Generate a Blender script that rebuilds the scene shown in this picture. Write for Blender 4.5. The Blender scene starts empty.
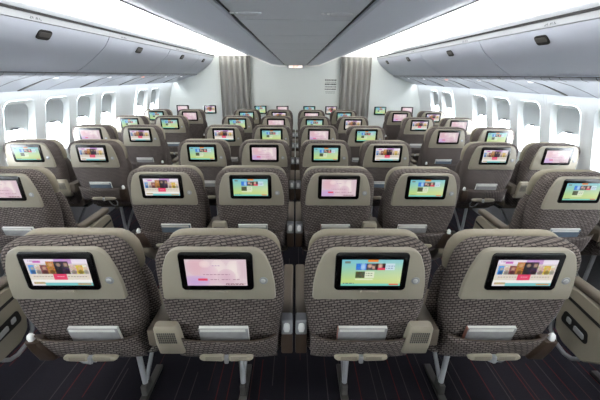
import bpy, bmesh, math, random
from mathutils import Matrix, Vector
random.seed(7)
C = bpy.context.scene.collection
sc = bpy.context.scene
PI = math.pi

# ------------------------------------------------------------------ camera, world, lights, exposure
CAM_Z = 1.66
cam_d = bpy.data.cameras.new('camera'); cam = bpy.data.objects.new('camera', cam_d); C.objects.link(cam)
cam_d.sensor_width = 36.0; cam_d.lens = 36.0 * 351.7 / 600.0; cam_d.clip_start = 0.02
cam.matrix_world = (Matrix.Translation((0.0026, 0, CAM_Z)) @ Matrix.Rotation(-0.0145, 4, 'Z')
                    @ Matrix.Rotation(PI / 2 - 0.3407, 4, 'X') @ Matrix.Rotation(0.0091, 4, 'Z'))
sc.camera = cam

world = bpy.data.worlds.new('daylight'); sc.world = world; world.use_nodes = True
bg = world.node_tree.nodes['Background']
bg.inputs['Color'].default_value = (0.88, 0.94, 1.0, 1); bg.inputs['Strength'].default_value = 11.0

Y_BACK, Y_WALL = -1.6, 7.449
COVE_W = 43.0
WASH_W = 14.0


def area(name, loc, rot, sx, sy, power, color):
    d = bpy.data.lights.new(name, 'AREA'); d.shape = 'RECTANGLE'; d.size = sx; d.size_y = sy
    d.energy = power; d.color = color
    o = bpy.data.objects.new(name, d); C.objects.link(o); o.location = loc; o.rotation_euler = rot
    return o


LEN = Y_WALL - Y_BACK - 0.1
MIDY = (Y_WALL + Y_BACK) / 2
for s in (-1, 1):
    # LED strips hidden on top of the side bins and on top of the centre ceiling, washing the cove
    area('cove_led', (s * 1.80, MIDY, 2.06), (0, math.radians(180 - s * 35), 0), 0.06, LEN, COVE_W, (1.0, 0.985, 0.95))
    area('cove_led', (s * 0.80, MIDY, 2.13), (0, math.radians(180 + s * 35), 0), 0.06, LEN, COVE_W, (1.0, 0.985, 0.95))
    # sidewall wash strip tucked behind the service panel above the windows
    area('sidewall_led', (s * 2.40, MIDY, 1.535), (0, math.radians(s * 30), 0), 0.03, LEN, WASH_W, (0.97, 0.99, 1.0))

sc.view_settings.view_transform = 'Standard'
sc.view_settings.look = 'None'
sc.view_settings.gamma = 1.0
sc.view_settings.use_curve_mapping = False
sc.view_settings.exposure = 1.12
sc.cycles.use_denoising = True
sc.cycles.max_bounces = 10
sc.cycles.diffuse_bounces = 6
sc.cycles.sample_clamp_indirect = 8.0


# ------------------------------------------------------------------ materials
def lin(c):
    return tuple(((v / 255.0) / 12.92 if v / 255.0 <= 0.04045 else ((v / 255.0 + 0.055) / 1.055) ** 2.4) for v in c)


def mat(name, rgb, rough=0.5, metal=0.0, noise=0.04, nscale=30.0, spec=0.5, bump=0.0):
    m = bpy.data.materials.new(name); m.use_nodes = True
    nt = m.node_tree; b = nt.nodes['Principled BSDF']
    b.inputs['Roughness'].default_value = rough; b.inputs['Metallic'].default_value = metal
    b.inputs['Specular IOR Level'].default_value = spec
    col = lin(rgb)
    tc = nt.nodes.new('ShaderNodeTexCoord'); n = nt.nodes.new('ShaderNodeTexNoise')
    n.inputs['Scale'].default_value = nscale; n.inputs['Detail'].default_value = 3
    nt.links.new(tc.outputs['Object'], n.inputs['Vector'])
    r = nt.nodes.new('ShaderNodeMix'); r.data_type = 'RGBA'
    r.inputs[6].default_value = tuple(max(0, v * (1 - noise)) for v in col) + (1,)
    r.inputs[7].default_value = tuple(min(1, v * (1 + noise)) for v in col) + (1,)
    nt.links.new(n.outputs['Fac'], r.inputs[0]); nt.links.new(r.outputs[2], b.inputs['Base Color'])
    if bump:
        bp = nt.nodes.new('ShaderNodeBump'); bp.inputs['Strength'].default_value = bump; bp.inputs['Distance'].default_value = 0.002
        nt.links.new(n.outputs['Fac'], bp.inputs['Height']); nt.links.new(bp.outputs['Normal'], b.inputs['Normal'])
    return m


def fabric(name, dark, light, light2):
    """woven upholstery: short staggered dashes on a dark ground"""
    m = bpy.data.materials.new(name); m.use_nodes = True
    nt = m.node_tree; N = nt.nodes.new; L = nt.links.new; b = nt.nodes['Principled BSDF']
    b.inputs['Roughness'].default_value = 0.85; b.inputs['Specular IOR Level'].default_value = 0.25
    tc = N('ShaderNodeTexCoord'); sp = N('ShaderNodeSeparateXYZ'); L(tc.outputs['Object'], sp.inputs[0])
    a = N('ShaderNodeMath'); a.operation = 'MULTIPLY_ADD'; a.inputs[1].default_value = 0.8
    sg = N('ShaderNodeMath'); sg.operation = 'SIGN'; L(sp.outputs['X'], sg.inputs[0])
    ys = N('ShaderNodeMath'); ys.operation = 'MULTIPLY'; L(sp.outputs['Y'], ys.inputs[0]); L(sg.outputs[0], ys.inputs[1])
    L(ys.outputs[0], a.inputs[0]); L(sp.outputs['X'], a.inputs[2])
    z = N('ShaderNodeMath'); z.operation = 'MULTIPLY_ADD'; z.inputs[1].default_value = -0.16
    zy = N('ShaderNodeMath'); zy.operation = 'MULTIPLY_ADD'; zy.inputs[1].default_value = 0.5
    L(sp.outputs['Y'], zy.inputs[0]); L(sp.outputs['Z'], zy.inputs[2])
    L(a.outputs[0], z.inputs[0]); L(zy.outputs[0], z.inputs[2])
    cb = N('ShaderNodeCombineXYZ'); L(a.outputs[0], cb.inputs[0]); L(z.outputs[0], cb.inputs[1])
    br = N('ShaderNodeTexBrick'); L(cb.outputs[0], br.inputs['Vector'])
    br.offset = 0.5; br.inputs['Scale'].default_value = 1.0
    br.inputs['Brick Width'].default_value = 0.0225; br.inputs['Row Height'].default_value = 0.0120
    br.inputs['Mortar Size'].default_value = 0.0030; br.inputs['Mortar Smooth'].default_value = 0.6
    br.inputs['Color1'].default_value = lin(light) + (1,); br.inputs['Color2'].default_value = lin(light2) + (1,)
    br.inputs['Mortar'].default_value = lin(dark) + (1,)
    L(br.outputs['Color'], b.inputs['Base Color'])
    bp = N('ShaderNodeBump'); bp.invert = True; bp.inputs['Strength'].default_value = 0.5; bp.inputs['Distance'].default_value = 0.002
    L(br.outputs['Fac'], bp.inputs['Height']); L(bp.outputs['Normal'], b.inputs['Normal'])
    return m


def carpet(name):
    m = bpy.data.materials.new(name); m.use_nodes = True
    nt = m.node_tree; N = nt.nodes.new; L = nt.links.new; b = nt.nodes['Principled BSDF']
    b.inputs['Roughness'].default_value = 0.95; b.inputs['Specular IOR Level'].default_value = 0.1
    tc = N('ShaderNodeTexCoord'); sp = N('ShaderNodeSeparateXYZ'); L(tc.outputs['Object'], sp.inputs[0])

    def math_(op, i0, i1=None, v1=None, i2=None):
        n = N('ShaderNodeMath'); n.operation = op; L(i0, n.inputs[0])
        if i1 is not None: L(i1, n.inputs[1])
        if v1 is not None: n.inputs[1].default_value = v1
        return n.outputs[0]
    u = math_('MULTIPLY', sp.outputs['X'], v1=15.0)
    cell = math_('FLOOR', u); fr = math_('FRACT', u)
    w1 = N('ShaderNodeTexWhiteNoise'); w1.noise_dimensions = '1D'; L(cell, w1.inputs['W'])
    off = math_('MULTIPLY', w1.outputs['Value'], v1=0.8)
    d = math_('ABSOLUTE', math_('SUBTRACT', math_('SUBTRACT', fr, i1=off), v1=0.1))
    line = math_('LESS_THAN', d, v1=0.035)
    yo = math_('MULTIPLY_ADD', sp.outputs['Y'], v1=1.6); yo.node.inputs[2].default_value = 0
    ys = math_('ADD', yo, i1=math_('MULTIPLY', w1.outputs['Value'], v1=7.3))
    yc = math_('FLOOR', ys)
    cbn = N('ShaderNodeCombineXYZ'); L(cell, cbn.inputs[0]); L(yc, cbn.inputs[1])
    w2 = N('ShaderNodeTexWhiteNoise'); w2.noise_dimensions = '2D'; L(cbn.outputs[0], w2.inputs['Vector'])
    on = math_('GREATER_THAN', w2.outputs['Value'], v1=0.3)
    fac = math_('MULTIPLY', line, i1=on)
    rp = N('ShaderNodeValToRGB'); rp.color_ramp.interpolation = 'CONSTANT'
    rp.color_ramp.elements[0].color = lin((66, 62, 64)) + (1,)
    rp.color_ramp.elements[1].position = 0.75; rp.color_ramp.elements[1].color = lin((84, 34, 34)) + (1,)
    e = rp.color_ramp.elements.new(0.55); e.color = lin((68, 46, 46)) + (1,)
    L(w2.outputs['Value'], rp.inputs[0])
    nz = N('ShaderNodeTexNoise'); nz.inputs['Scale'].default_value = 160; L(tc.outputs['Object'], nz.inputs['Vector'])
    base = N('ShaderNodeMix'); base.data_type = 'RGBA'
    base.inputs[6].default_value = lin((24, 23, 29)) + (1,); base.inputs[7].default_value = lin((38, 36, 43)) + (1,)
    L(nz.outputs['Fac'], base.inputs[0])
    mx = N('ShaderNodeMix'); mx.data_type = 'RGBA'; L(fac, mx.inputs[0]); L(base.outputs[2], mx.inputs[6]); L(rp.outputs[0], mx.inputs[7])
    L(mx.outputs[2], b.inputs['Base Color'])
    return m


def screen_mat(name):
    m = bpy.data.materials.new(name); m.use_nodes = True
    nt = m.node_tree; b = nt.nodes['Principled BSDF']
    at = nt.nodes.new('ShaderNodeAttribute'); at.attribute_name = 'picture'
    b.inputs['Base Color'].default_value = (0.01, 0.01, 0.01, 1); b.inputs['Roughness'].default_value = 0.35
    nt.links.new(at.outputs['Color'], b.inputs['Emission Color']); b.inputs['Emission Strength'].default_value = 0.43
    return m


def emit(name, rgb, s):
    m = bpy.data.materials.new(name); m.use_nodes = True
    b = m.node_tree.nodes['Principled BSDF']
    b.inputs['Base Color'].default_value = lin(rgb) + (1,)
    b.inputs['Emission Color'].default_value = lin(rgb) + (1,); b.inputs['Emission Strength'].default_value = s
    return m


def glass(name):
    m = bpy.data.materials.new(name); m.use_nodes = True
    nt = m.node_tree; nt.nodes.remove(nt.nodes['Principled BSDF'])
    t = nt.nodes.new('ShaderNodeBsdfTransparent'); g = nt.nodes.new('ShaderNodeBsdfGlossy'); g.inputs['Roughness'].default_value = 0.05
    x = nt.nodes.new('ShaderNodeMixShader'); x.inputs[0].default_value = 0.05
    nt.links.new(t.outputs[0], x.inputs[1]); nt.links.new(g.outputs[0], x.inputs[2])
    nt.links.new(x.outputs[0], nt.nodes['Material Output'].inputs['Surface'])
    return m


M = dict(
    fabric=fabric('woven_taupe_fabric', (48, 42, 42), (124, 115, 111), (104, 95, 92)),
    panel=mat('beige_grey_plastic', (148, 142, 128), 0.42, noise=0.02),
    panel2=mat('beige_console_plastic', (148, 141, 126), 0.5, noise=0.02),
    leather=mat('beige_leather', (142, 134, 118), 0.6, noise=0.08, nscale=60, bump=0.2),
    armpad=mat('brown_leather_pad', (90, 81, 71), 0.6, noise=0.06, nscale=70, bump=0.2),
    black=mat('black_gloss_bezel', (8, 8, 9), 0.25),
    dark=mat('dark_recess', (20, 19, 19), 0.6),
    brown=mat('dark_brown_leather', (62, 48, 38), 0.55, noise=0.1, nscale=80),
    silver=mat('brushed_silver', (186, 188, 192), 0.35, metal=0.35),
    greymetal=mat('grey_painted_metal', (150, 152, 156), 0.4, metal=0.3),
    darkmetal=mat('dark_fitting_metal', (90, 88, 86), 0.5, metal=0.5),
    white=mat('white_plastic', (226, 228, 228), 0.45, noise=0.01),
    bin=mat('bin_plastic', (176, 181, 193), 0.42, noise=0.015, nscale=6),
    strip=mat('bin_top_strip', (150, 153, 158), 0.5, noise=0.01),
    ceil=mat('ceiling_plastic', (196, 201, 212), 0.5, noise=0.02, nscale=5),
    ceilc=mat('service_panel_plastic', (184, 188, 195), 0.42, noise=0.03, nscale=5),
    wall=mat('sidewall_laminate', (220, 225, 226), 0.5, noise=0.01),
    dado=mat('grey_dado_felt', (96, 97, 102), 0.85, noise=0.08, nscale=60),
    tab=mat('grey_shade_tab', (92, 95, 98), 0.6),
    bulk=mat('bulkhead_laminate', (214, 219, 217), 0.5, noise=0.015, nscale=4),
    cove=mat('cove_white', (240, 240, 236), 0.6, noise=0.005),
    seal=mat('black_rubber_seal', (22, 22, 24), 0.7),  # dark ceiling seams, and the painted shade above the side bins
    shade=mat('window_shade_plastic', (186, 192, 194), 0.5, noise=0.01),
    curtain=mat('grey_curtain_cloth', (144, 143, 140), 0.85, noise=0.06, nscale=40, bump=0.2),
    carpet=carpet('striped_carpet'), glass=glass('window_pane'),
    screen=screen_mat('lit_screen'), paper=mat('white_paper', (222, 222, 218), 0.6, noise=0.03, nscale=90),
    cover=mat('grey_glossy_cover', (150, 150, 152), 0.35, noise=0.35, nscale=28),
    covred=mat('warm_glossy_cover', (150, 92, 76), 0.35, noise=0.5, nscale=24),
    covbl=mat('blue_grey_cover', (92, 106, 122), 0.35, noise=0.4, nscale=26),
    ink=mat('grey_ink', (70, 74, 78), 0.7), inkl=mat('pale_grey_ink', (128, 134, 134), 0.7),
    lamp=emit('reading_lamp_lens', (250, 250, 255), 0.4), warm=emit('lit_amber_lens', (255, 190, 170), 0.6),
    sign=emit('lit_sign_face', (250, 240, 228), 0.5), red=emit('sign_red_letters', (206, 70, 48), 0.35),
)


# ------------------------------------------------------------------ mesh helpers
def finish(name, me, m, parent=None, smooth=35):
    me.materials.append(m)
    if smooth:
        for p in me.polygons: p.use_smooth = True
        me.set_sharp_from_angle(angle=math.radians(smooth))
    o = bpy.data.objects.new(name, me); C.objects.link(o)
    if parent: o.parent = parent
    return o


def from_bm(name, bm, m, parent=None, smooth=35):
    bmesh.ops.recalc_face_normals(bm, faces=bm.faces[:])
    me = bpy.data.meshes.new(name); bm.to_mesh(me); bm.free()
    return finish(name, me, m, parent, smooth)


def add_box(bm, x0, x1, y0, y1, z0, z1, bev=0.0, seg=2, mtx=None):
    t = bmesh.new()
    vs = [t.verts.new((x, y, z)) for x in (x0, x1) for y in (y0, y1) for z in (z0, z1)]
    for f in ((0, 1, 3, 2), (4, 6, 7, 5), (0, 4, 5, 1), (2, 3, 7, 6), (0, 2, 6, 4), (1, 5, 7, 3)):
        t.faces.new([vs[i] for i in f])
    if bev: bmesh.ops.bevel(t, geom=t.edges[:], offset=bev, segments=seg, profile=0.5, affect='EDGES')
    if mtx is not None: bmesh.ops.transform(t, matrix=mtx, verts=t.verts[:])
    tmp = bpy.data.meshes.new('tmp'); t.to_mesh(tmp); t.free(); bm.from_mesh(tmp); bpy.data.meshes.remove(tmp)


def box(name, m, parent, x0, x1, y0, y1, z0, z1, bev=0.0, seg=2, mtx=None):
    bm = bmesh.new(); add_box(bm, x0, x1, y0, y1, z0, z1, bev, seg, mtx); return from_bm(name, bm, m, parent)


def add_rings(bm, rings, cap=True, closed=True):
    R = [[bm.verts.new(p) for p in r] for r in rings]; n = len(R[0])
    for a, b in zip(R, R[1:]):
        for i in range(n if closed else n - 1):
            j = (i + 1) % n; bm.faces.new((a[i], a[j], b[j], b[i]))
    if cap:
        bm.faces.new(R[0][::-1]); bm.faces.new(R[-1])
    return R


def add_tube(bm, pts, r, n=10):
    pts = [Vector(p) for p in pts]; rings = []
    for i, p in enumerate(pts):
        t = (pts[min(i + 1, len(pts) - 1)] - pts[max(i - 1, 0)]).normalized()
        up = Vector((1, 0, 0)) if abs(t.x) < 0.9 else Vector((0, 0, 1))
        a = t.cross(up).normalized(); b = t.cross(a)
        rr = r[i] if isinstance(r, (list, tuple)) else r
        rings.append([p + a * math.cos(2 * PI * k / n) * rr + b * math.sin(2 * PI * k / n) * rr for k in range(n)])
    add_rings(bm, rings)


def tube(name, m, parent, pts, r, n=10):
    bm = bmesh.new(); add_tube(bm, pts, r, n); return from_bm(name, bm, m, parent, 50)


def zloft(name, m, parent, levels, bulge=0.0, nc=4, smooth=50):
    """levels: (z, half width, rear y, front y, corner radius, [centre x]) stacked upwards"""
    rings = []
    for lv in levels:
        z, hw, yr, yf, r = lv[:5]; cx = lv[5] if len(lv) > 5 else 0.0
        r = min(r, hw * 0.95, (yf - yr) * 0.48); ring = []
        for (sx, yy, a0) in ((-1, yr, 180), (1, yr, 270), (1, yf, 0), (-1, yf, 90)):
            ccx = sx * (hw - r); ccy = yr + r if yy == yr else yf - r
            for k in range(nc + 1):
                a = math.radians(a0 + 90 * k / nc)
                ring.append((cx + ccx + r * math.cos(a), ccy + r * math.sin(a), z))
            if yy == yr and sx == -1:
                for k in range(1, 8):
                    x = -(hw - r) + 2 * (hw - r) * k / 8
                    ring.append((cx + x, yr - bulge * (1 - (x / max(hw - r, 1e-4)) ** 2), z))
        rings.append(ring)
    bm = bmesh.new(); add_rings(bm, rings); return from_bm(name, bm, m, parent, smooth)


def rounded(pts, radii, n=6):
    """round the corners of a closed 2-D polygon"""
    out = []; k = len(pts)
    for i in range(k):
        p = Vector(pts[i]); a = Vector(pts[i - 1]) - p; b = Vector(pts[(i + 1) % k]) - p
        r = radii[i] if isinstance(radii, (list, tuple)) else radii
        ang = a.angle(b); d = min(r / math.tan(ang / 2), a.length * 0.49, b.length * 0.49); rr = d * math.tan(ang / 2)
        a.normalize(); b.normalize()
        c = p + (a + b).normalized() * (rr / math.sin(ang / 2))
        s = p + a * d - c; e = p + b * d - c
        a0 = math.atan2(s.y, s.x); a1 = math.atan2(e.y, e.x); da = (a1 - a0 + PI) % (2 * PI) - PI
        for j in range(n + 1):
            t = a0 + da * j / n; out.append((c.x + rr * math.cos(t), c.y + rr * math.sin(t)))
    return out


def inset(pts, d):
    k = len(pts); out = []
    A = sum(pts[i][0] * pts[(i + 1) % k][1] - pts[(i + 1) % k][0] * pts[i][1] for i in range(k)); sg = 1 if A > 0 else -1
    for i in range(k):
        t = Vector(pts[(i + 1) % k]) - Vector(pts[i - 1])
        if t.length < 1e-9: out.append(pts[i]); continue
        t.normalize(); out.append((pts[i][0] - t.y * d * sg, pts[i][1] + t.x * d * sg))
    return out


def add_plate(bm, outline, y_of, depth, bev, embed=0.004):
    """a plate lying on the surface y = y_of(x, z), standing out towards -y by depth"""
    ins = inset(outline, bev); ins2 = inset(outline, bev * 0.3)
    rings = [[(x, y_of(x, z) + embed, z) for x, z in outline],
             [(x, y_of(x, z) - depth + bev, z) for x, z in outline],
             [(x, y_of(x, z) - depth + bev * 0.3, z) for x, z in ins2],
             [(x, y_of(x, z) - depth, z) for x, z in ins]]
    add_rings(bm, rings)


def plate(name, m, parent, outline, y_of, depth, bev, embed=0.004, smooth=40):
    bm = bmesh.new(); add_plate(bm, outline, y_of, depth, bev, embed); return from_bm(name, bm, m, parent, smooth)


def side_plate(name, m, parent, outline, x0, x1, bev):
    """outline in (y, z) extruded from x0 to x1 with softened edges"""
    d = 1 if x1 > x0 else -1; ins = inset(outline, bev)
    rings = [[(x0, y, z) for y, z in ins], [(x0 + d * bev, y, z) for y, z in outline],
             [(x1 - d * bev, y, z) for y, z in outline], [(x1, y, z) for y, z in ins]]
    bm = bmesh.new(); add_rings(bm, rings); return from_bm(name, bm, m, parent, 40)


def empty(name, loc=(0, 0, 0)):
    o = bpy.data.objects.new(name, None); C.objects.link(o); o.location = loc; o.empty_display_size = 0.1
    return o


def tag(o, label, cat, group=None):
    o['label'] = label; o['category'] = cat
    if group: o['group'] = group
    return o


def struct(o):
    o['kind'] = 'structure'; return o


def copy_tree(o, parent=None):
    c = o.copy(); C.objects.link(c)
    if parent: c.parent = parent
    for ch in list(o.children): copy_tree(ch, c)
    return c


def interp(tab, z):
    for (z0, x0), (z1, x1) in zip(tab, tab[1:]):
        if z <= z1: return x0 + (x1 - x0) * (max(z, z0) - z0) / (z1 - z0)
    return tab[-1][1]


# ------------------------------------------------------------------ shell: floor, walls, windows
bm = bmesh.new(); add_box(bm, -2.7, 2.7, Y_BACK - 0.1, Y_WALL + 0.1, -0.08, 0.0)
struct(from_bm('floor', bm, M['carpet'], None, 0))

WALLX = [(0.0, 2.36), (0.12, 2.46), (0.4, 2.575), (0.7, 2.605), (0.99, 2.585), (1.2, 2.545), (1.36, 2.50), (1.56, 2.44)]
WZ0, WZ1 = 0.86, 1.425          # window recess, bottom and top
WHW = 0.19                      # half width of the recess
WIN_Y = [3.32 + 0.54 * k for k in range(-8, 4)] + [6.05, 6.59]


def win_outline(hw, z0, z1, r):
    return rounded([(-hw, z0), (hw, z0), (hw, z1), (-hw, z1)], r, 7)


def ray_to_rect(px, pz, cy, cz, y0, y1, z0, z1):
    dx, dz = px - cy, pz - cz
    t = min([(y1 - cy) / dx if dx > 1e-9 else 1e9, (y0 - cy) / dx if dx < -1e-9 else 1e9,
             (z1 - cz) / dz if dz > 1e-9 else 1e9, (z0 - cz) / dz if dz < -1e-9 else 1e9])
    return cy + dx * t, cz + dz * t


def build_wall(s, name):
    bm = bmesh.new(); X = lambda z: s * interp(WALLX, z)
    zs = [0.0, 0.06, 0.12, 0.26, 0.4, 0.55, 0.7, 0.8]
    edges = sorted(WIN_Y); blank = [(Y_BACK, edges[0] - 0.27)]
    for a, b in zip(edges, edges[1:]):
        if b - a > 0.6: blank.append((a + 0.27, b - 0.27))
    blank.append((edges[-1] + 0.27, Y_WALL))
    add_rings(bm, [[(X(z), y, z) for z in zs] for y in (Y_BACK, Y_WALL)], cap=False, closed=False)
    top = [1.47, 1.56]
    add_rings(bm, [[(X(z), y, z) for z in top] for y in (Y_BACK, Y_WALL)], cap=False, closed=False)
    zb = [0.8, 0.9, 0.99, 1.1, 1.2, 1.28, 1.36, 1.47]
    for a, b in blank:
        add_rings(bm, [[(X(z), y, z) for z in zb] for y in (a, b)], cap=False, closed=False)
    for wy in WIN_Y:
        hole = [(wy + y, z) for y, z in win_outline(WHW, WZ0, WZ1, 0.075)]
        cz = (0.8 + 1.47) / 2; r0, r1 = wy - 0.27, wy + 0.27
        out = [ray_to_rect(y, z, wy, cz, r0, r1, 0.8, 1.47) for y, z in hole]
        for (qy, qz) in ((r0, 0.8), (r1, 0.8), (r1, 1.47), (r0, 1.47)):   # snap the nearest ray to each corner
            i = min(range(len(out)), key=lambda k: (out[k][0] - qy) ** 2 + (out[k][1] - qz) ** 2); out[i] = (qy, qz)
        rings = []
        for t in (0.0, 0.5, 0.9, 1.0):
            d = 0.006 if t == 1.0 else 0.0
            rings.append([(s * d + X(o[1] * (1 - t) + h[1] * t), o[0] * (1 - t) + h[0] * t, o[1] * (1 - t) + h[1] * t) for o, h in zip(out, hole)])
        add_rings(bm, rings, cap=False)
    bmesh.ops.remove_doubles(bm, verts=bm.verts[:], dist=0.0008)
    return struct(from_bm(name, bm, M['wall'], None, 30))


def build_window(s, wy, idx):
    X = lambda z: s * interp(WALLX, z)
    bm = bmesh.new(); big = win_outline(WHW, WZ0, WZ1, 0.075)
    small = win_outline(0.178, WZ0 + 0.03, 1.392, 0.085)
    rings = []
    for t, d in ((0, -0.003), (0.03, 0.002), (0.25, 0.022), (0.6, 0.036), (1.0, 0.046)):
        rings.append([(X(a[1] * (1 - t) + b[1] * t) + s * d, wy + a[0] * (1 - t) + b[0] * t, a[1] * (1 - t) + b[1] * t) for a, b in zip(big, small)])
    rings.append([(X(b[1]) + s * 0.085, wy + b[0], b[1]) for b in small])
    add_rings(bm, rings, cap=False)
    w = struct(from_bm('window_%d' % idx, bm, M['wall'], None, 60))
    # half-drawn shade with its finger tab, and the pane behind it
    sb = 1.16
    bm = bmesh.new(); rings = []
    for v in (0.0, 0.3, 0.6, 0.85, 1.0):
        row = []
        for k in range(13):
            u = -1 + k / 6.0; low = sb - 0.075 * max(0.0, abs(u) - 0.45) ** 2 / 0.3; hi = 1.402 - 0.05 * max(0.0, abs(u) - 0.6) ** 2 / 0.16
            z = hi + (low - hi) * v; row.append((X(z) + s * (0.052 + (0.004 if v == 1.0 else 0)), wy + 0.183 * u, z))
        rings.append(row)
    add_rings(bm, rings, cap=False, closed=False)
    sh = from_bm('window_shade', bm, M['shade'], w, 60)
    md = sh.modifiers.new('thickness', 'SOLIDIFY'); md.thickness = 0.003; md.offset = 0
    bm = bmesh.new(); o2 = rounded([(-0.055, sb + 0.001), (0.055, sb + 0.001), (0.045, sb + 0.017), (-0.045, sb + 0.017)], 0.008, 4)
    add_rings(bm, [[(X(z) + s * d, wy + y, z) for y, z in o2] for d in (0.036, 0.051)])
    from_bm('shade_tab', bm, M['tab'], sh, 40)
    bm = bmesh.new(); pn = win_outline(0.182, WZ0 + 0.026, 1.396, 0.085)
    add_rings(bm, [[(X(z) + s * d, wy + y, z) for y, z in pn] for d in (0.078, 0.080)])
    from_bm('pane', bm, M['glass'], w, 0)


n = 0
for s, nm in ((-1, 'wall_left'), (1, 'wall_right')):
    build_wall(s, nm)
    for wy in WIN_Y:
        n += 1; build_window(s, wy, n)
    for k, jy in enumerate([3.32 + 0.54 * j + 0.27 for j in (-2, 0, 2, 3)] + [5.78]):
        bm = bmesh.new()                       # moulded joint ribs between the sidewall panels
        for dy in (-0.018, 0.018):
            add_tube(bm, [(s * (interp(WALLX, z) + 0.004), jy + dy, z) for z in (0.5, 0.7, 0.99, 1.2, 1.36, 1.5)], 0.007, 6)
        struct(from_bm('trim_%d' % (10 + k + (0 if s < 0 else 20)), bm, M['wall'], None, 60))

for s in (-1, 1):
    bm = bmesh.new()
    add_rings(bm, [[(s * (interp(WALLX, z) - 0.006), y, z) for z in (0.0, 0.12, 0.26, 0.4, 0.55, 0.66)] + [(s * (interp(WALLX, z) - 0.0005), y, z) for z in (0.662, 0.4, 0.12, 0.0)] for y in (Y_BACK, Y_WALL)])
    struct(from_bm('baseboard_%s' % ('left' if s < 0 else 'right'), bm, M['dado'], None, 50))

box_back = box('wall_rear', M['bulk'], None, -2.7, 2.7, Y_BACK - 0.06, Y_BACK, 0, 2.6); struct(box_back)  # unseen closure added behind the camera to keep world light out
struct(box('wall_front', M['bulk'], None, -2.7, 2.7, Y_WALL, Y_WALL + 0.06, 0, 2.6))
# upper fuselage liner closing the space above the bins and the coves
for s, nm in ((-1, 'ceiling_left_cove'), (1, 'ceiling_right_cove')):
    bm = bmesh.new()
    prof = [(1.9, 2.12), (1.9, 2.22), (1.7, 2.34), (1.45, 2.42), (1.2, 2.46), (0.9, 2.47), (0.0, 2.47)]
    add_rings(bm, [[(s * x, y, z) for x, z in prof] for y in (Y_BACK, Y_WALL)], cap=False, closed=False)
    struct(from_bm(nm, bm, M['cove'], None, 50))
    bm = bmesh.new()
    add_rings(bm, [[(s * x, y, z) for x, z in ((2.44, 1.56), (2.455, 2.12))] for y in (Y_BACK, Y_WALL)], cap=False, closed=False)
    struct(from_bm('wall_%s_upper' % nm.split('_')[1], bm, M['cove'], None, 50))
    bm = bmesh.new()
    add_rings(bm, [[(s * x, y, z) for x, z in ((2.455, 2.12), (1.9, 2.12))] for y in (Y_BACK, Y_WALL)], cap=False, closed=False)
    struct(from_bm('ceiling_%s_shelf' % nm.split('_')[1], bm, M['cove'], None, 50))

# ------------------------------------------------------------------ ceiling: long lowered centre with two dark seams
CEIL = [(0.225, 1.852), (0.36, 1.853), (0.47, 1.862), (0.60, 1.912), (0.74, 1.968), (0.90, 2.022), (0.972, 2.045), (0.985, 2.058), (0.97, 2.072)]
CY1 = Y_WALL - 0.02
for s, nm in ((-1, 'ceiling_left'), (1, 'ceiling_right')):
    bm = bmesh.new()
    under = [(s * x, z) for x, z in CEIL]
    over = [(s * 0.6, 2.075), (s * 0.225, 2.0)]
    ring = under + over
    add_rings(bm, [[(x, y, z) for x, z in ring] for y in (Y_BACK, CY1)])
    struct(from_bm(nm, bm, M['ceil'], None, 35))
    bm = bmesh.new()
    add_rings(bm, [[(s * x, y, z) for x, z in ((0.205, 1.858), (0.225, 1.858), (0.225, 1.99), (0.205, 1.99))] for y in (Y_BACK, CY1)])
    struct(from_bm('trim_%d' % (1 if s < 0 else 2), bm, M['seal'], None, 0))
    # pale edging beside the seam
    bm = bmesh.new()
    add_rings(bm, [[(s * x, y, z) for x, z in ((0.224, 1.85), (0.236, 1.848), (0.236, 1.86), (0.224, 1.86))] for y in (Y_BACK, CY1)])
    struct(from_bm('trim_%d' % (3 if s < 0 else 4), bm, M['bin'], None, 0))
    # thin white lip along the outer edge of the lowered ceiling
    bm = bmesh.new()
    add_rings(bm, [[(s * x, y, z) for x, z in ((0.93, 2.024), (0.945, 2.028), (0.945, 2.05), (0.93, 2.05))] for y in (Y_BACK, CY1)])
    struct(from_bm('trim_%d' % (5 if s < 0 else 6), bm, M['bin'], None, 0))
bm = bmesh.new(); yy = Y_BACK
step = [0.34, 0.18, 0.34, 0.14]
i = 0
while yy < CY1 - 0.05:
    y2 = min(yy + step[i % 4], CY1)
    add_box(bm, -0.203, 0.203, yy + 0.0004, y2 - 0.0004, 1.846 + (0.001 if i % 2 else 0), 1.96, 0.0012, 1); yy = y2; i += 1
struct(from_bm('ceiling', bm, M['ceilc'], None, 30))
# bowed header that closes the lowered ceiling against the bulkhead
bm = bmesh.new()
hp = [(-0.985, 2.04), (-0.9, 2.0), (-0.74, 1.94), (-0.6, 1.885), (-0.47, 1.835), (-0.3, 1.815), (0, 1.81)]
hp = hp + [(-x, z) for x, z in hp[-2::-1]]
hp2 = [(x, z + 0.03) for x, z in hp][::-1]
add_rings(bm, [[(x, y, z) for x, z in hp + hp2] for y in (Y_WALL - 0.03, Y_WALL - 0.001)])
struct(from_bm('trim_7', bm, M['cove'], None, 50))

# ------------------------------------------------------------------ overhead bins
BIN = [(1.612, 1.958), (1.628, 1.93), (1.66, 1.885), (1.72, 1.83), (1.79, 1.775), (1.87, 1.72), (1.93, 1.685), (1.955, 1.67), (1.965, 1.682)]
PSU = [(1.955, 1.662), (1.97, 1.645), (2.02, 1.632), (2.15, 1.600), (2.30, 1.545), (2.385, 1.51)]


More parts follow.
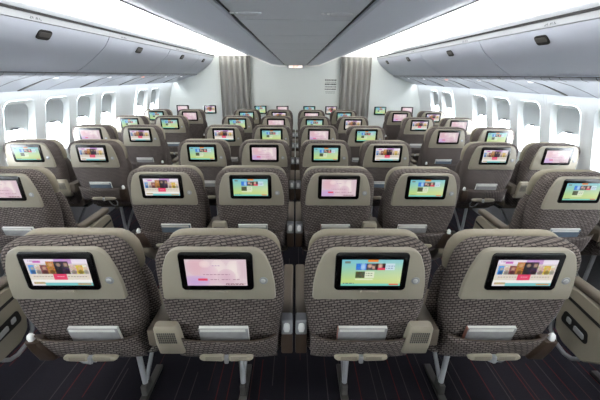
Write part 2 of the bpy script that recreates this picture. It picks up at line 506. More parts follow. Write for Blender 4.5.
def text_obj(name, s, size, m, parent, loc, rot, ext=0.0006):
    cu = bpy.data.curves.new(name, 'FONT'); cu.body = s; cu.size = size; cu.extrude = ext
    cu.align_x = 'CENTER'; cu.align_y = 'CENTER'; cu.materials.append(m)
    o = bpy.data.objects.new(name + '_curve', cu); C.objects.link(o); bpy.context.view_layer.update()
    me = bpy.data.meshes.new_from_object(o.evaluated_get(bpy.context.evaluated_depsgraph_get())); bpy.data.objects.remove(o)
    if not me.materials: me.materials.append(m)
    o = bpy.data.objects.new(name, me); C.objects.link(o); o.location = loc; o.rotation_euler = rot
    if parent: o.parent = parent
    return o


def prism_y(bm, prof, y0, y1):
    add_rings(bm, [[(x, y, z) for x, z in prof] for y in (y0, y1)])


def build_bin(s, y0, y1, lat, txt, idx, label):
    t = empty('overhead_bin', (s * 1.8, (y0 + y1) / 2, 1.67)); inv = Vector(t.location)
    P = lambda name, prof, a, b, m, par=t: child(name, prof, a, b, m, par)

    def child(name, prof, a, b, m, par):
        bm = bmesh.new(); prism_y(bm, [(s * x - inv.x, z - inv.z) for x, z in prof], a - inv.y, b - inv.y)
        return from_bm(name, bm, m, par, 30)
    g = 0.005
    P('bin_body', [(1.66, 1.95), (1.98, 1.69), (2.36, 1.69), (2.40, 1.99), (1.66, 1.99)], y0 + 0.001, y1 - 0.001, M['bin'])
    door = P('bin_door', BIN + [(1.99, 1.70), (1.70, 1.955)], y0 + g, y1 - g, M['bin'])
    val = P('top_strip', [(1.600, 2.000), (1.607, 1.962), (1.64, 1.962), (1.66, 2.000)], y0 + 0.001, y1 - 0.001, M['strip'])
    P('top_seal', [(1.588, 2.014), (1.592, 2.000), (1.66, 2.000), (1.66, 2.014)], y0, y1, M['seal'])  # black strip standing in for the shadow gap between bin and cove
    if lat is not None:
        # dark recessed latch: an oval plate with a paddle
        nx = Vector((-0.815 * s, 0, -0.58)); tx = Vector((-0.58 * s, 0, 0.815))
        cxz = Vector((s * 1.652, lat * 0.965, 1.897)) - inv
        prof = rounded([(-0.072, -0.034), (0.06, -0.034), (0.072, 0.034), (-0.06, 0.034)], 0.025, 5)
        mk = lambda pr, d0, d1: [[cxz + nx * d + tx * v + Vector((0, u, 0)) for u, v in pr] for d in (d0, d1)]
        bm = bmesh.new(); add_rings(bm, mk(prof, -0.01, 0.007)); lt = from_bm('latch', bm, M['dark'], door, 40)
        pd = rounded([(-0.06, -0.012), (0.055, -0.012), (0.06, 0.02), (-0.05, 0.02)], 0.01, 4)
        bm = bmesh.new(); add_rings(bm, mk(pd, 0.005, 0.011)); from_bm('latch_paddle', bm, M['darkmetal'], lt, 40)
    if txt:
        ty, tt = txt
        text_obj('row_number', tt, 0.034, M['ink'], val, Vector((s * 1.6045, ty, 1.981)) - inv - Vector((s * 0.0012, 0, 0)), (PI / 2, 0, PI / 2 * (1 if s < 0 else -1)))
    tag(t, label, 'overhead bin', 'overhead bins along the %s side' % ('left' if s < 0 else 'right'))


cuts = [Y_BACK, 0.28, 1.84, 3.36, 4.93, 6.42, Y_WALL - 0.004]
lats = [None, 1.1, 2.65, 4.19, 5.73, 7.02]
words_ = ['hindmost, beside the camera', 'next to hindmost', 'with row number 24, nearest fully seen', 'with row number 23, second from nearest', 'third from nearest, with small latch', 'shortest, touching the front bulkhead']
for s in (-1, 1):
    side = 'left' if s < 0 else 'right'
    rows = {2: (2.44, '24  A C' if s < 0 else '24  H K'), 3: (3.62, '23  A C' if s < 0 else '23  H K'), 4: (4.9 + 0.3, '22  A C' if s < 0 else '22  H K')}
    for i in range(1, 6):
        build_bin(s, cuts[i], cuts[i + 1], lats[i], rows.get(i), i, 'white closed overhead bin on %s side, %s' % (side, words_[i]))
    # service panel under the bins
    bm = bmesh.new(); top = [(x, z + 0.02) for x, z in PSU][::-1]
    prism_y(bm, [(s * x, z) for x, z in PSU + top], Y_BACK, Y_WALL - 0.002)
    struct(from_bm('trim_%d' % (8 if s < 0 else 9), bm, M['bin'], None, 40))
    # dark seams across the service panel and ticks on its hinge strip
    sy = [1.95, 2.06, 2.17, 2.28, 2.40, 2.85, 3.55, 4.45, 5.3, 6.0, 6.7]
    bm = bmesh.new()
    for y in sy:
        add_tube(bm, [(s * x, y, z + 0.0008) for x, z in PSU], 0.0028, 6)
    y = 1.9
    while y < 7.3:
        add_tube(bm, [(s * x, y, z + 0.0005) for x, z in PSU[:3]], 0.0022, 5); y += 0.21
    add_tube(bm, [(s * 1.958, Y_BACK, 1.664), (s * 1.958, Y_WALL - 0.01, 1.664)], 0.0045, 6)
    struct(from_bm('trim_%d' % (50 if s < 0 else 51), bm, M['darkmetal'], None, 60))
    for k, (ly, lm) in enumerate(((3.2, 'lamp'), (4.12, 'lamp'), (5.02, 'warm'), (5.9, 'lamp'), (6.7, 'lamp'))):
        t = empty('reading_light', (s * 2.06, ly, 1.622)); iv = Vector(t.location)
        prof = [(2.03, 1.632), (2.15, 1.602), (2.30, 1.547), (2.37, 1.518)]
        bm = bmesh.new()
        rings = [[Vector((s * x, ly - 0.02 - w, z + 0.003)) - iv, Vector((s * x, ly - 0.02 - w, z - h)) - iv, Vector((s * x, ly - 0.02 + w, z - h)) - iv, Vector((s * x, ly - 0.02 + w, z + 0.003)) - iv]
                 for (x, z), w, h in zip(prof, (0.003, 0.008, 0.016, 0.018), (0.003, 0.006, 0.010, 0.008))]
        add_rings(bm, rings); from_bm('slot', bm, M['darkmetal'], t, 30)
        bm = bmesh.new(); bmesh.ops.create_uvsphere(bm, u_segments=14, v_segments=8, radius=0.024, matrix=Matrix.Translation((0, 0.02, 0.004)) @ Matrix.Diagonal((1.1, 1.2, 0.55, 1)))
        from_bm('lens', bm, M[lm], t, 60)
        ordn = ['nearest', 'second', 'third, glowing warm', 'fourth', 'fifth'][k]
        tag(t, 'small white reading light under the %s bins, %s from the camera' % (side, ordn), 'light', 'reading lights under the bins')

# ------------------------------------------------------------------ bulkhead fittings
def pixel_art(kind):
    """64 x 36 picture as linear RGB rows, bottom row first: three entertainment screens"""
    W, H = 64, 36; rnd = random.Random({'films': 3, 'menu': 5, 'pink': 9}[kind])
    img = [[(240, 236, 240)] * W for _ in range(H)]

    def rect(x0, y0, x1, y1, c, jit=0):
        for y in range(max(0, y0), min(H, y1)):
            for x in range(max(0, x0), min(W, x1)):
                img[y][x] = tuple(max(0, min(255, v + (rnd.randint(-jit, jit) if jit else 0))) for v in c)

    def blob(cx, cy, rx, ry, c, a=1.0):
        for y in range(H):
            for x in range(W):
                d = ((x - cx) / rx) ** 2 + ((y - cy) / ry) ** 2
                if d < 1:
                    k = a * (1 - d * 0.5); img[y][x] = tuple(int(p * (1 - k) + q * k) for p, q in zip(img[y][x], c))

    def marks(x0, x1, y, c, gap=4):
        for x in range(x0, x1):
            if x % gap: img[y][x] = c
    if kind == 'films':
        rect(0, 0, W, 6, (236, 226, 240)); rect(8, 2, 16, 5, (206, 96, 186)); marks(3, 14, 2, (140, 90, 150)); rect(30, 0, 48, 7, (196, 150, 206), 12)
        rect(0, 6, W, 22, (214, 204, 200), 10)
        cols = [(60, 140, 225), (214, 200, 196), (130, 66, 70), (176, 118, 60), (28, 26, 34), (60, 40, 58), (206, 184, 170), (214, 182, 70), (240, 232, 214)]
        xs = [2, 8, 14, 21, 29, 37, 44, 51, 58, 62]
        for i, c in enumerate(cols):
            top = 8 - (5 if 3 <= i <= 5 else 0); bot = 20
            rect(xs[i], top, xs[i + 1], bot, c, 38)
            blob((xs[i] + xs[i + 1]) / 2, top + 4, 2.4, 3, (214, 178, 150), 0.8)
            blob((xs[i] + xs[i + 1]) / 2, bot - 3, 2.8, 3.5, tuple(v // 2 for v in c), 0.8)
        rect(0, 20, W, 28, (224, 214, 200), 8); marks(3, 24, 23, (150, 140, 130), 3); marks(40, 61, 23, (150, 140, 130), 3)
        rect(25, 20, 39, 28, (226, 62, 104)); marks(29, 36, 23, (250, 220, 230), 2)
        rect(0, 28, W, 32, (244, 242, 238)); rect(2, 31, 14, 34, (190, 170, 120), 20); rect(14, 32, W, 36, (120, 196, 196)); rect(48, 33, 62, 35, (196, 150, 90), 20)
    elif kind == 'menu':
        for y in range(H):
            for x in range(W):
                t = y / (H - 1.0); u = x / (W - 1.0)
                a = (120, 196, 216); b = (190, 214, 130); c = (240, 236, 190)
                k = min(1, max(0, t * 1.25)); p = tuple(a[i] * (1 - k) + b[i] * k for i in range(3)); q = 0.45 * u * (1 - abs(t - 0.6))
                img[y][x] = tuple(int(p[i] * (1 - q) + c[i] * q) for i in range(3))
        rect(27, 0, 38, 3, (236, 140, 60)); rect(3, 2, 9, 5, (110, 120, 110)); rect(15, 5, 26, 14, (52, 120, 215), 22); blob(22, 9, 3, 5, (180, 210, 240))
        rect(26, 5, 36, 14, (70, 66, 66), 40); blob(29, 8, 2.5, 3, (220, 180, 160)); blob(33, 10, 2, 3, (200, 160, 140))
        rect(36, 5, 46, 14, (60, 30, 34), 30); blob(40, 8, 2.5, 3.5, (226, 190, 170)); rect(38, 11, 46, 14, (224, 50, 90))
        rect(46, 5, 56, 14, (206, 226, 236)); marks(47, 56, 8, (90, 110, 150), 3); marks(47, 54, 11, (90, 110, 150), 3)
        rect(15, 16, 25, 25, (78, 84, 56), 26); rect(25, 16, 35, 25, (226, 234, 206)); marks(26, 34, 18, (110, 120, 100), 3); marks(26, 33, 21, (110, 120, 100), 3)
        rect(15, 26, 34, 28, (228, 238, 200)); rect(0, 33, W, 36, (120, 206, 190)); marks(2, 14, 32, (70, 60, 50), 4); rect(52, 33, 62, 35, (226, 96, 70))
    else:
        rect(0, 0, W, H, (222, 200, 206))
        for c in ((12, 10, 12, 12, (222, 176, 186)), (34, 14, 9, 14, (246, 232, 226)), (50, 14, 8, 13, (250, 240, 232)), (24, 20, 10, 14, (226, 190, 206)), (42, 24, 10, 12, (214, 178, 196)), (8, 30, 16, 9, (196, 160, 220)), (60, 10, 7, 16, (216, 190, 200)), (20, 6, 6, 5, (246, 226, 222))):
            blob(*c[:4], c[4], 0.75)
        marks(28, 36, 8, (176, 140, 190), 3); marks(18, 46, 20, (170, 130, 150), 4)
        rect(12, 26, 22, 29, (226, 60, 96)); marks(24, 34, 27, (160, 120, 140), 4); marks(36, 46, 27, (160, 120, 140), 4); marks(48, 57, 27, (160, 120, 140), 4)
        marks(40, 62, 33, (120, 80, 90), 5); marks(41, 60, 34, (130, 90, 100), 3)
    return img


DW, DH = 0.214, 0.112


def display_mesh(kind):
    img = pixel_art(kind); W, H = 64, 36
    me = bpy.data.meshes.new('display_' + kind)
    vs = [(-DW / 2 + DW * i / W, 0, DH / 2 - DH * j / H) for j in range(H + 1) for i in range(W + 1)]
    fs = [(j * (W + 1) + i, (j + 1) * (W + 1) + i, (j + 1) * (W + 1) + i + 1, j * (W + 1) + i + 1) for j in range(H) for i in range(W)]
    me.from_pydata(vs, [], fs)
    at = me.attributes.new('picture', 'FLOAT_COLOR', 'FACE')
    buf = []
    for j in range(H):
        for i in range(W): buf += list(lin(img[j][i])) + [1.0]
    at.data.foreach_set('color', buf); me.materials.append(M['screen']); me.update()
    return me


DISP = {k: display_mesh(k) for k in ('films', 'menu', 'pink')}
SCREEN_WORDS = {'films': 'film-poster', 'menu': 'green menu', 'pink': 'pink'}


def wall_monitor(x, z, kind, label):
    t = empty('wall_monitor', (x, Y_WALL - 0.032, z))
    out = rounded([(-0.125, -0.083), (0.125, -0.083), (0.125, 0.083), (-0.125, 0.083)], 0.012, 4)
    plate('bezel', M['black'], t, out, lambda a, b: 0.0, 0.004, 0.003, embed=0.014)
    box('mount', M['white'], t, -0.14, 0.14, 0.0145, 0.0319, -0.075, 0.075, 0.004)
    d = bpy.data.objects.new('display', DISP[kind]); C.objects.link(d); d.parent = t; d.location = (0, -0.005, 0.003); d.scale = (0.92, 1, 1.1)
    tag(t, label, 'monitor', 'monitors on the front bulkhead')


PX = {'a': (-2.305, 0.985), 'b': (-1.75, 0.985)}
for x, k, lab in ((-2.30, 'pink', 'beside the left window wall'), (-1.745, 'films', 'just left of the left curtain'),
                  (-0.715, 'menu', 'just right of the left curtain'), (-0.265, 'pink', 'left of the bulkhead centre'),
                  (0.285, 'menu', 'right of the bulkhead centre'), (0.735, 'films', 'under the printed placard'),
                  (1.745, 'menu', 'just right of the right curtain'), (2.30, 'pink', 'beside the right window wall')):
    wall_monitor(x, 0.985, k, 'small monitor with %s picture on bulkhead, %s' % (SCREEN_WORDS[k], lab))

for s in (-1, 1):
    t = empty('aisle_curtain', (s * 1.19, Y_WALL - 0.06, 0.02))
    bm = bmesh.new(); rows = []; nx = 96; hw = 0.305
    for z in (0.0, 0.5, 1.0, 1.5, 1.85, 1.985):
        tw = 1.0 - 0.25 * (z > 1.9)
        rows.append([(-hw + 2 * hw * i / nx, 0.034 * tw * math.sin(2 * PI * 5.5 * i / nx + 0.12 * math.sin(z * 2.1)) , z) for i in range(nx + 1)])
    R0 = add_rings(bm, rows, cap=False, closed=False)
    o = from_bm('cloth', bm, M['curtain'], t, 60)
    md = o.modifiers.new('thickness', 'SOLIDIFY'); md.thickness = 0.004
    bm = bmesh.new(); add_box(bm, -hw - 0.02, hw + 0.02, -0.012, 0.012, 1.987, 2.003, 0.003)
    from_bm('curtain_rail', bm, M['white'], t)
    tag(t, 'pleated grey curtain closing the %s aisle at the bulkhead' % ('left' if s < 0 else 'right'), 'curtain', 'aisle curtains')

# printed placard on the bulkhead
t = empty('placard', (0.705, Y_WALL - 0.003, 1.45))
box('plate', M['bulk'], t, -0.14, 0.14, 0.0, 0.0025, -0.16, 0.16, 0.001, 1)
for k, (z, h, w, m) in enumerate(((0.125, 0.022, 0.23, 'ink'), (0.085, 0.014, 0.22, 'inkl'), (0.045, 0.026, 0.23, 'ink'), (-0.005, 0.022, 0.225, 'inkl'), (-0.05, 0.02, 0.23, 'ink'), (-0.1, 0.01, 0.2, 'inkl'), (-0.125, 0.008, 0.19, 'inkl'))):
    bm = bmesh.new(); x = -w / 2; rr = random.Random(k)
    while x < w / 2 - 0.01:
        l = rr.uniform(0.012, 0.04); add_box(bm, x, min(x + l, w / 2), -0.001, 0.001, z - h / 2, z + h / 2); x += l + 0.006
    from_bm('printed_line', bm, M[m], t, 0)
tag(t, 'grey printed placard on the bulkhead beside the right curtain', 'sign')

t = empty('exit_sign', (0.0, Y_WALL - 0.16, 1.845))
box('housing', M['ceilc'], t, -0.17, 0.17, -0.02, 0.05, -0.062, 0.0, 0.006)
box('sign_face', M['sign'], t, -0.13, 0.13, -0.0235, -0.0195, -0.054, -0.008, 0.001, 1)
text_obj('lettering', 'EXIT', 0.052, M['red'], t, (0, -0.0245, -0.031), (PI / 2, 0, 0))
tag(t, 'small lit exit sign hanging at the far end of the ceiling', 'sign')

for s in (-1, 1):
    t = empty('ceiling_light', (s * 0.145, 1.25, 1.846))
    bm = bmesh.new(); bmesh.ops.create_uvsphere(bm, u_segments=16, v_segments=8, radius=0.032, matrix=Matrix.Diagonal((1.25, 0.6, 0.35, 1)))
    from_bm('lens', bm, M['silver'], t, 60)
    bm = bmesh.new()
    for k in (0, 1):
        bmesh.ops.create_uvsphere(bm, u_segments=10, v_segments=6, radius=0.008, matrix=Matrix.Translation((s * (-0.055 if s > 0 else 0.055) * 1 + (0.0 if k else 0.018) - (0.11 if s > 0 else 0.0) * 0, 0.0, -0.001)) @ Matrix.Diagonal((1, 1, 0.5, 1)))
    from_bm('indicator', bm, M['white'], t, 60)
    tag(t, 'small shiny light set in the ceiling by the %s dark seam' % ('left' if s < 0 else 'right'), 'light', 'lights set in the centre ceiling')

# ------------------------------------------------------------------ seats
def rear_y(z):
    return interp([(0.52, 0.098), (0.56, 0.084), (0.67, 0.050), (0.78, 0.026), (0.874, 0.0120), (1.12, -0.0095)], z)


def build_seat(kind, s):
    """kind 'aisle' or 'inner'; s = side of the aisle (-1 aisle on the left, +1 on the right). Origin on the floor below the screen."""
    t = empty('airplane_seat')
    # --- woven back shell
    zloft('back_shell', M['fabric'], t, [
        (0.520, 0.190, 0.102, 0.15, 0.02), (0.535, 0.202, rear_y(0.535), 0.17, 0.03), (0.60, 0.207, rear_y(0.60), 0.18, 0.045), (0.67, 0.214, rear_y(0.67), 0.17, 0.05),
        (0.78, 0.230, rear_y(0.78), 0.155, 0.045), (0.874, 0.237, rear_y(0.874), 0.14, 0.05), (0.95, 0.235, rear_y(0.95), 0.12, 0.045),
        (1.0, 0.233, rear_y(1.0), 0.108, 0.04), (1.04, 0.226, rear_y(1.04) + 0.001, 0.098, 0.036), (1.07, 0.211, rear_y(1.07) + 0.004, 0.09, 0.032),
        (1.086, 0.196, rear_y(1.08) + 0.008, 0.085, 0.028), (1.097, 0.176, 0.006, 0.08, 0.024), (1.103, 0.150, 0.018, 0.072, 0.018)], bulge=0.002)
    # --- moulded panel that carries the monitor
    out = rounded([(-0.207, 0.874), (0.207, 0.874), (0.205, 0.94), (0.194, 1.01), (0.163, 1.092), (-0.163, 1.092), (-0.194, 1.01), (-0.205, 0.94)], [0.012, 0.012, 0.2, 0.2, 0.055, 0.055, 0.2, 0.2], 6)
    py = lambda x, z: rear_y(z) - 0.002 + 0.02 * max(0.0, abs(x) - 0.14) / 0.066 * 0.6
    pan = plate('back_panel', M['panel'], t, out, lambda x, z: rear_y(z), 0.014, 0.008, embed=0.03)
    sy = lambda x, z: rear_y(z) - 0.0138
    bm = bmesh.new(); add_plate(bm, [(0.165 + 0.0155 * math.cos(a * PI / 10), 0.962 + 0.0155 * math.sin(a * PI / 10)) for a in range(20)], sy, 0.003, 0.002)
    b1 = from_bm('button', bm, M['greymetal'], pan, 40)
    bm = bmesh.new(); add_plate(bm, [(0.163 + 0.009 * math.cos(a * PI / 8), 0.963 + 0.009 * math.sin(a * PI / 8)) for a in range(16)], lambda x, z: rear_y(z) - 0.0168, 0.003, 0.0025)
    from_bm('button_cap', bm, M['silver'], pan, 60)
    # --- monitor
    mc = 1.002
    mo = rounded([(-0.130, mc - 0.080), (0.130, mc - 0.080), (0.130, mc + 0.080), (-0.130, mc + 0.080)], 0.016, 5)
    mon = plate('monitor', M['black'], t, mo, sy, 0.006, 0.004, embed=0.008)
    d = bpy.data.objects.new('display', DISP['films']); C.objects.link(d); d.parent = mon
    d.location = (0, rear_y(mc) - 0.0138 - 0.0066, mc - 0.002); d.rotation_euler = (math.atan(0.0874), 0, 0)
    plate('screen_lip', M['panel'], pan, rounded([(-0.035, 0.911), (0.035, 0.911), (0.028, 0.921), (-0.028, 0.921)], 0.003, 3), sy, 0.008, 0.003)
    # --- headrest and front cushions
    zloft('headrest', M['leather'], t, [
        (0.885, 0.17, 0.15, 0.185, 0.015), (0.90, 0.205, 0.143, 0.192, 0.022), (0.95, 0.219, 0.126, 0.19, 0.028), (1.0, 0.221, 0.114, 0.182, 0.03), (1.04, 0.217, 0.104, 0.172, 0.03),
        (1.07, 0.205, 0.097, 0.162, 0.03), (1.085, 0.192, 0.094, 0.154, 0.027), (1.096, 0.175, 0.095, 0.147, 0.024), (1.102, 0.145, 0.102, 0.138, 0.016)])
    zloft('backrest_cushion', M['fabric'], t, [
        (0.46, 0.205, 0.182, 0.27, 0.03), (0.50, 0.222, 0.182, 0.285, 0.04), (0.62, 0.228, 0.182, 0.285, 0.05), (0.75, 0.23, 0.162, 0.26, 0.05),
        (0.86, 0.226, 0.138, 0.235, 0.05), (0.92, 0.216, 0.122, 0.20, 0.04), (0.935, 0.19, 0.13, 0.185, 0.02)])
    box('seat_cushion', M['armpad'], t, -0.222, 0.222, 0.25, 0.66, 0.405, 0.495, 0.03, 4)
    box('seat_frame', M['dark'], t, -0.215, 0.215, 0.33, 0.62, 0.375, 0.406, 0.008)
    # --- literature pocket
    bm = bmesh.new(); zs = [0.535, 0.56, 0.60, 0.655, 0.688]; ow = [0.012, 0.029, 0.036, 0.040, 0.041]; rows = []
    for z, w in zip(zs, ow):
        row = []
        for i in range(17):
            u = -1 + 2 * i / 16; e = 1 - abs(u) ** 6
            zz = z - (0.010 * (1 - u * u) if z > 0.68 else 0.005 * (1 - u * u) if z > 0.65 else 0)
            row.append((u * 0.204, rear_y(z) - 0.001 - w * (0.25 + 0.75 * e), zz))
        rows.append(row)
    add_rings(bm, rows, cap=False, closed=False)
    pk = from_bm('seat_pocket', bm, M['fabric'], t, 60)
    md = pk.modifiers.new('thickness', 'SOLIDIFY'); md.thickness = 0.006; md.offset = 0
    tube('pocket_piping', M['brown'], pk, [(x, y - 0.001, z + 0.001) for x, y, z in rows[-1]], 0.0032, 6)
    # --- footrest: two pads on a clip, a rail and a wire loop
    fy = 0.048; fz = 0.572
    if kind == 'inner': pts = [(s * 0.17, fy + 0.03, fz - 0.012), (s * 0.08, fy + 0.02, fz - 0.006), (-s * 0.06, fy + 0.02, fz - 0.004)]
    else: pts = [(s * 0.08, fy + 0.02, fz - 0.004), (-s * 0.08, fy + 0.02, fz - 0.004)]
    fr = tube('footrest', M['greymetal'], t, pts, 0.0085, 8)
    for q in (-1, 1):
        o2 = rounded([(q * 0.008, fz - 0.017), (q * 0.008, fz + 0.017), (q * 0.095, fz + 0.014), (q * 0.116, fz), (q * 0.095, fz - 0.014)], 0.012, 4)
        if q < 0: o2 = o2[::-1]
        plate('foot_pad', M['panel2'], fr, o2, lambda x, z: fy, 0.022, 0.007, embed=0.012)
        bm = bmesh.new()
        for zz in (fz - 0.006, fz, fz + 0.006): add_tube(bm, [(q * 0.018, fy - 0.0222, zz), (q * 0.084, fy - 0.0222, zz)], 0.0012, 5)
        from_bm('pad_rib', bm, M['armpad'], fr, 60)
    box('clip', M['greymetal'], fr, -0.009, 0.009, fy - 0.026, fy + 0.02, fz - 0.024, fz + 0.008, 0.004)
    if kind == 'aisle':
        tube('wire_loop', M['greymetal'], fr, [(s * x, fy + dy, fz + dz) for x, dy, dz in ((0.092, 0.012, -0.012), (0.092, 0.04, -0.06), (0.080, 0.052, -0.088), (0.055, 0.055, -0.095), (0.030, 0.052, -0.082), (0.018, 0.04, -0.05), (0.018, 0.018, -0.012))], 0.006, 8)
    # --- leg
    lx = -s * 0.0 + (s * -0.02 if kind == 'aisle' else 0.0)
    lg = tube('leg', M['silver'], t, [(lx, 0.345, 0.40), (lx, 0.352, 0.30), (lx, 0.368, 0.075)], 0.0145, 10)
    tube('leg_strut', M['greymetal'], lg, [(lx, 0.375, 0.075), (lx, 0.52, 0.20), (lx, 0.72, 0.335)], 0.012, 8)
    bm = bmesh.new(); add_box(bm, lx - 0.016, lx + 0.016, 0.335, 0.41, 0.02, 0.085, 0.006); add_box(bm, lx - 0.02, lx + 0.02, 0.25, 0.56, 0.001, 0.022, 0.004)
    from_bm('leg_foot', bm, M['darkmetal'], lg)
    # --- arms
    if kind == 'aisle':
        a = 0.236 * s; b = 0.292 * s                       # aisle-side end panel
        prof = rounded([(0.20, 0.43), (0.20, 0.605), (0.50, 0.622), (0.578, 0.60), (0.60, 0.47), (0.565, 0.325), (0.50, 0.287), (0.36, 0.282), (0.25, 0.37)], [0.02, 0.02, 0.03, 0.05, 0.06, 0.05, 0.05, 0.05, 0.06], 5)
        pn = side_plate('aisle_panel', M['panel2'], t, prof, a, b, 0.008)
        xo = b + s * 0.001
        add = lambda nm, pr, m, dx, par: side_plate(nm, m, par, pr, b - s * 0.004, b + s * dx, 0.001)
        add('panel_slot', rounded([(0.24, 0.515), (0.57, 0.545), (0.57, 0.563), (0.24, 0.533)], 0.004, 3), M['dark'], 0.0015, pn)
        hs = add('handset_recess', rounded([(0.35, 0.385), (0.37, 0.455), (0.53, 0.475), (0.545, 0.40)], 0.02, 4), M['dark'], 0.002, pn)
        add('handset', rounded([(0.375, 0.40), (0.385, 0.43), (0.45, 0.44), (0.45, 0.41)], 0.008, 3), M['silver'], 0.006, pn)
        add('handset_button', rounded([(0.47, 0.42), (0.475, 0.45), (0.505, 0.455), (0.505, 0.425)], 0.008, 3), M['silver'], 0.006, pn)
        bt = b - s * 0.012
        tube('bumper_tube', M['greymetal'], pn, [(bt, 0.37, 0.34), (bt, 0.385, 0.275), (bt, 0.42, 0.245), (bt, 0.47, 0.232), (bt, 0.55, 0.245), (bt, 0.60, 0.29), (bt, 0.61, 0.36), (bt, 0.585, 0.42)], 0.011, 8)
        ar = box('armrest', M['armpad'], t, min(a, b), max(a, b), 0.22, 0.575, 0.622, 0.662, 0.014, 3)
        x0, x1 = min(a, b), max(a, b)
        # leather end flap over the outer pocket corner, with a pale cap
        fx = 0.183 * s
        fl = zloft('side_flap', M['brown'], t, [(0.545, 0.028, rear_y(0.545) - 0.040, rear_y(0.545) + 0.004, 0.012, fx), (0.555, 0.036, rear_y(0.555) - 0.048, rear_y(0.555) + 0.004, 0.014, fx),
            (0.62, 0.034, rear_y(0.62) - 0.052, rear_y(0.62) + 0.004, 0.014, fx + 0.006 * s), (0.672, 0.026, rear_y(0.672) - 0.05, rear_y(0.672) + 0.004, 0.012, fx + 0.014 * s)])
        cxp = fx + 0.020 * s
        zloft('flap_cap', M['white'], fl, [(0.670, 0.010, 0.010, 0.036, 0.007, cxp), (0.688, 0.011, 0.006, 0.034, 0.008, cxp), (0.700, 0.008, 0.008, 0.028, 0.006, cxp), (0.705, 0.003, 0.014, 0.022, 0.002, cxp)])
        # shared console towards the neighbour
        cx = -0.335 * s
        lv = [(0.592, 0.046, 0.008, 0.0), (0.599, 0.052, 0.0, 0.0), (0.66, 0.052, 0.0, 0.0), (0.745, 0.047, 0.0, 0.0), (0.758, 0.042, 0.008, 0.0)]
        cs = zloft('armrest_console', M['panel2'], t, [(z, hw, rear_y(z) - 0.046 + q, rear_y(z) - 0.004, 0.012, cx) for z, hw, q, _ in lv])
        box('console_bracket', M['armpad'], cs, -0.2775 * s - 0.035, -0.2775 * s + 0.035, 0.03, 0.22, 0.63, 0.71, 0.01)
        bm = bmesh.new()
        for r in range(5):
            z = 0.675 + r * 0.0125; y = rear_y(z) - 0.0465
            for c in range(9):
                x = cx - 0.032 + c * 0.008; add_box(bm, x - 0.0026, x + 0.0026, y - 0.0008, y + 0.003, z - 0.004, z + 0.004)
        from_bm('vent_grille', bm, M['darkmetal'], cs, 0)
        box('armrest', M['armpad'], t, -0.2775 * s - 0.043, -0.2775 * s + 0.043, 0.212, 0.57, 0.62, 0.662, 0.014, 3)
    else:
        cx = -0.2445 * s                                    # slim armrest at the seam of the middle block
        w = 0.0245
        ar = box('armrest', M['armpad'], t, cx - w, cx + w, 0.135, 0.57, 0.655, 0.70, 0.01, 3)
        box('armrest_side', M['brown'], ar, cx - w + 0.003, cx + w - 0.003, 0.15, 0.56, 0.50, 0.654, 0.008)
        box('armrest_cap', M['greymetal'], ar, cx - w, cx + w, 0.09, 0.148, 0.635, 0.708, 0.008, 3)
        zloft('cap_button', M['white'], ar, [(0.655, 0.010, 0.084, 0.10, 0.005, cx), (0.67, 0.014, 0.081, 0.10, 0.006, cx), (0.69, 0.012, 0.083, 0.10, 0.006, cx), (0.697, 0.006, 0.086, 0.10, 0.004, cx)])
        box('armrest_end', M['brown'], ar, cx - w, cx + w, 0.098, 0.15, 0.53, 0.634, 0.006)
    return t


PROTO = {(k, s): build_seat(k, s) for k in ('aisle', 'inner') for s in (-1, 1)}
used = set()
Y1, D = 1.108, 1.0
SX, AX, WX = 0.55, 1.764, 2.322
ROWN = ['nearest row', 'second row', 'third row', 'fourth row', 'fifth row', 'farthest row']
F, U, K = 'films', 'menu', 'pink'
MID = [(F, K, U, F), (F, U, K, U), (U, K, U, F), (F, U, K, U), (U, K, U, F), (U, F, K, U)]
LEFT = [(None, U), (U, K), (U, F), (K, F), (U, U), (U, K)]
RIGHT = [(F, None), (U, K), (F, K), (K, U), (F, K), (K, F)]


def place(kind, s, x, y, disp, row, pos):
    p = PROTO[(kind, s)]
    o = p if (kind, s) not in used else copy_tree(p)
    used.add((kind, s)); o.location = (x, y, 0)
    for mo in o.children:
        for d in mo.children:
            if d.name.split('.')[0] == 'display': d.data = DISP[disp]
    tag(o, 'woven seat with %s screen, %s, %s from camera' % (SCREEN_WORDS[disp], pos, ROWN[row]), 'seat', 'airplane seats')
    return o


MAG = {}


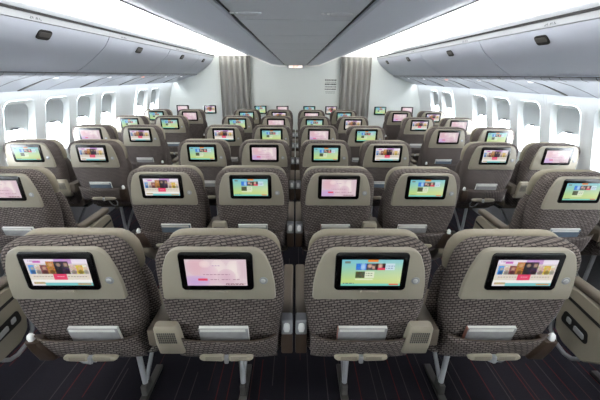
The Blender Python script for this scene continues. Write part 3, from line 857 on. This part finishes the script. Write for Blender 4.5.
def build_magazine(cov):
    t = empty('magazine')
    w, h = 0.095, 0.150
    box('pages', M['paper'], t, -w, w, -0.0055, 0.0055, 0.001, h - 0.001)
    box('front_cover', M['cover' if cov == 'covred' else cov], t, -w - 0.001, w + 0.001, -0.0068, -0.0057, 0, h)
    box('back_cover', M['paper'], t, -w - 0.001, w + 0.001, 0.0057, 0.0068, 0, h)
    if cov == 'covred': box('spine', M['covred'], t, -w - 0.004, -w - 0.0012, -0.007, 0.007, 0, h)
    box('title_strip', M['paper'], t, -w * 0.96, w * 0.9, -0.0074, -0.0069, h - 0.02, h - 0.004)
    return t


def magazine(x, y, cov, dx, dz, label, dy=0.0, rot=0.0):
    if cov not in MAG:
        MAG[cov] = build_magazine(cov); o = MAG[cov]
    else: o = copy_tree(MAG[cov])
    z = 0.588 + dz
    o.location = (x + dx, y + rear_y(0.588) - 0.018 + dy, z); o.rotation_euler = (math.radians(14.5), rot, 0)
    tag(o, label, 'magazine', 'magazines in the seat pockets')


COVS = ['cover', 'covbl', 'cover', 'covred']
POSM = ['leftmost of middle block', 'second from left in middle block', 'second from right in middle block', 'rightmost of middle block']
k = 0
for r in range(6):
    y = Y1 + r * D
    for j in range(4):
        s = -1 if j < 2 else 1; kind = 'aisle' if j in (0, 3) else 'inner'
        x = (j - 1.5) * SX
        place(kind, s, x, y, MID[r][j], r, POSM[j])
        if r < 5:
            magazine(x, y, COVS[(j + r) % 4] if r else ('cover', 'cover', 'covred', 'covred')[j], (0.045, 0.0, -0.005, -0.045)[j], 0.0, 'magazine in pocket of seat %s, %s from camera' % (POSM[j], ROWN[r]))
    ys = y - 0.056
    for s, side, T in ((-1, 'left', LEFT), (1, 'right', RIGHT)):
        for q in (0, 1):
            disp = T[r][q]
            if disp is None: continue
            outer = (q == 0) if s < 0 else (q == 1)
            x = s * (WX if outer else AX)
            pos = '%s seat of %s pair' % ('window' if outer else 'aisle', side)
            place('inner' if outer else 'aisle', -s, x, ys, disp, r, pos)
            if 0 < r < 5:
                magazine(x, ys, 'covbl' if (r + q) % 2 else 'cover', 0.0, 0.0, 'magazine in pocket of the %s, %s from camera' % (pos, ROWN[r]))
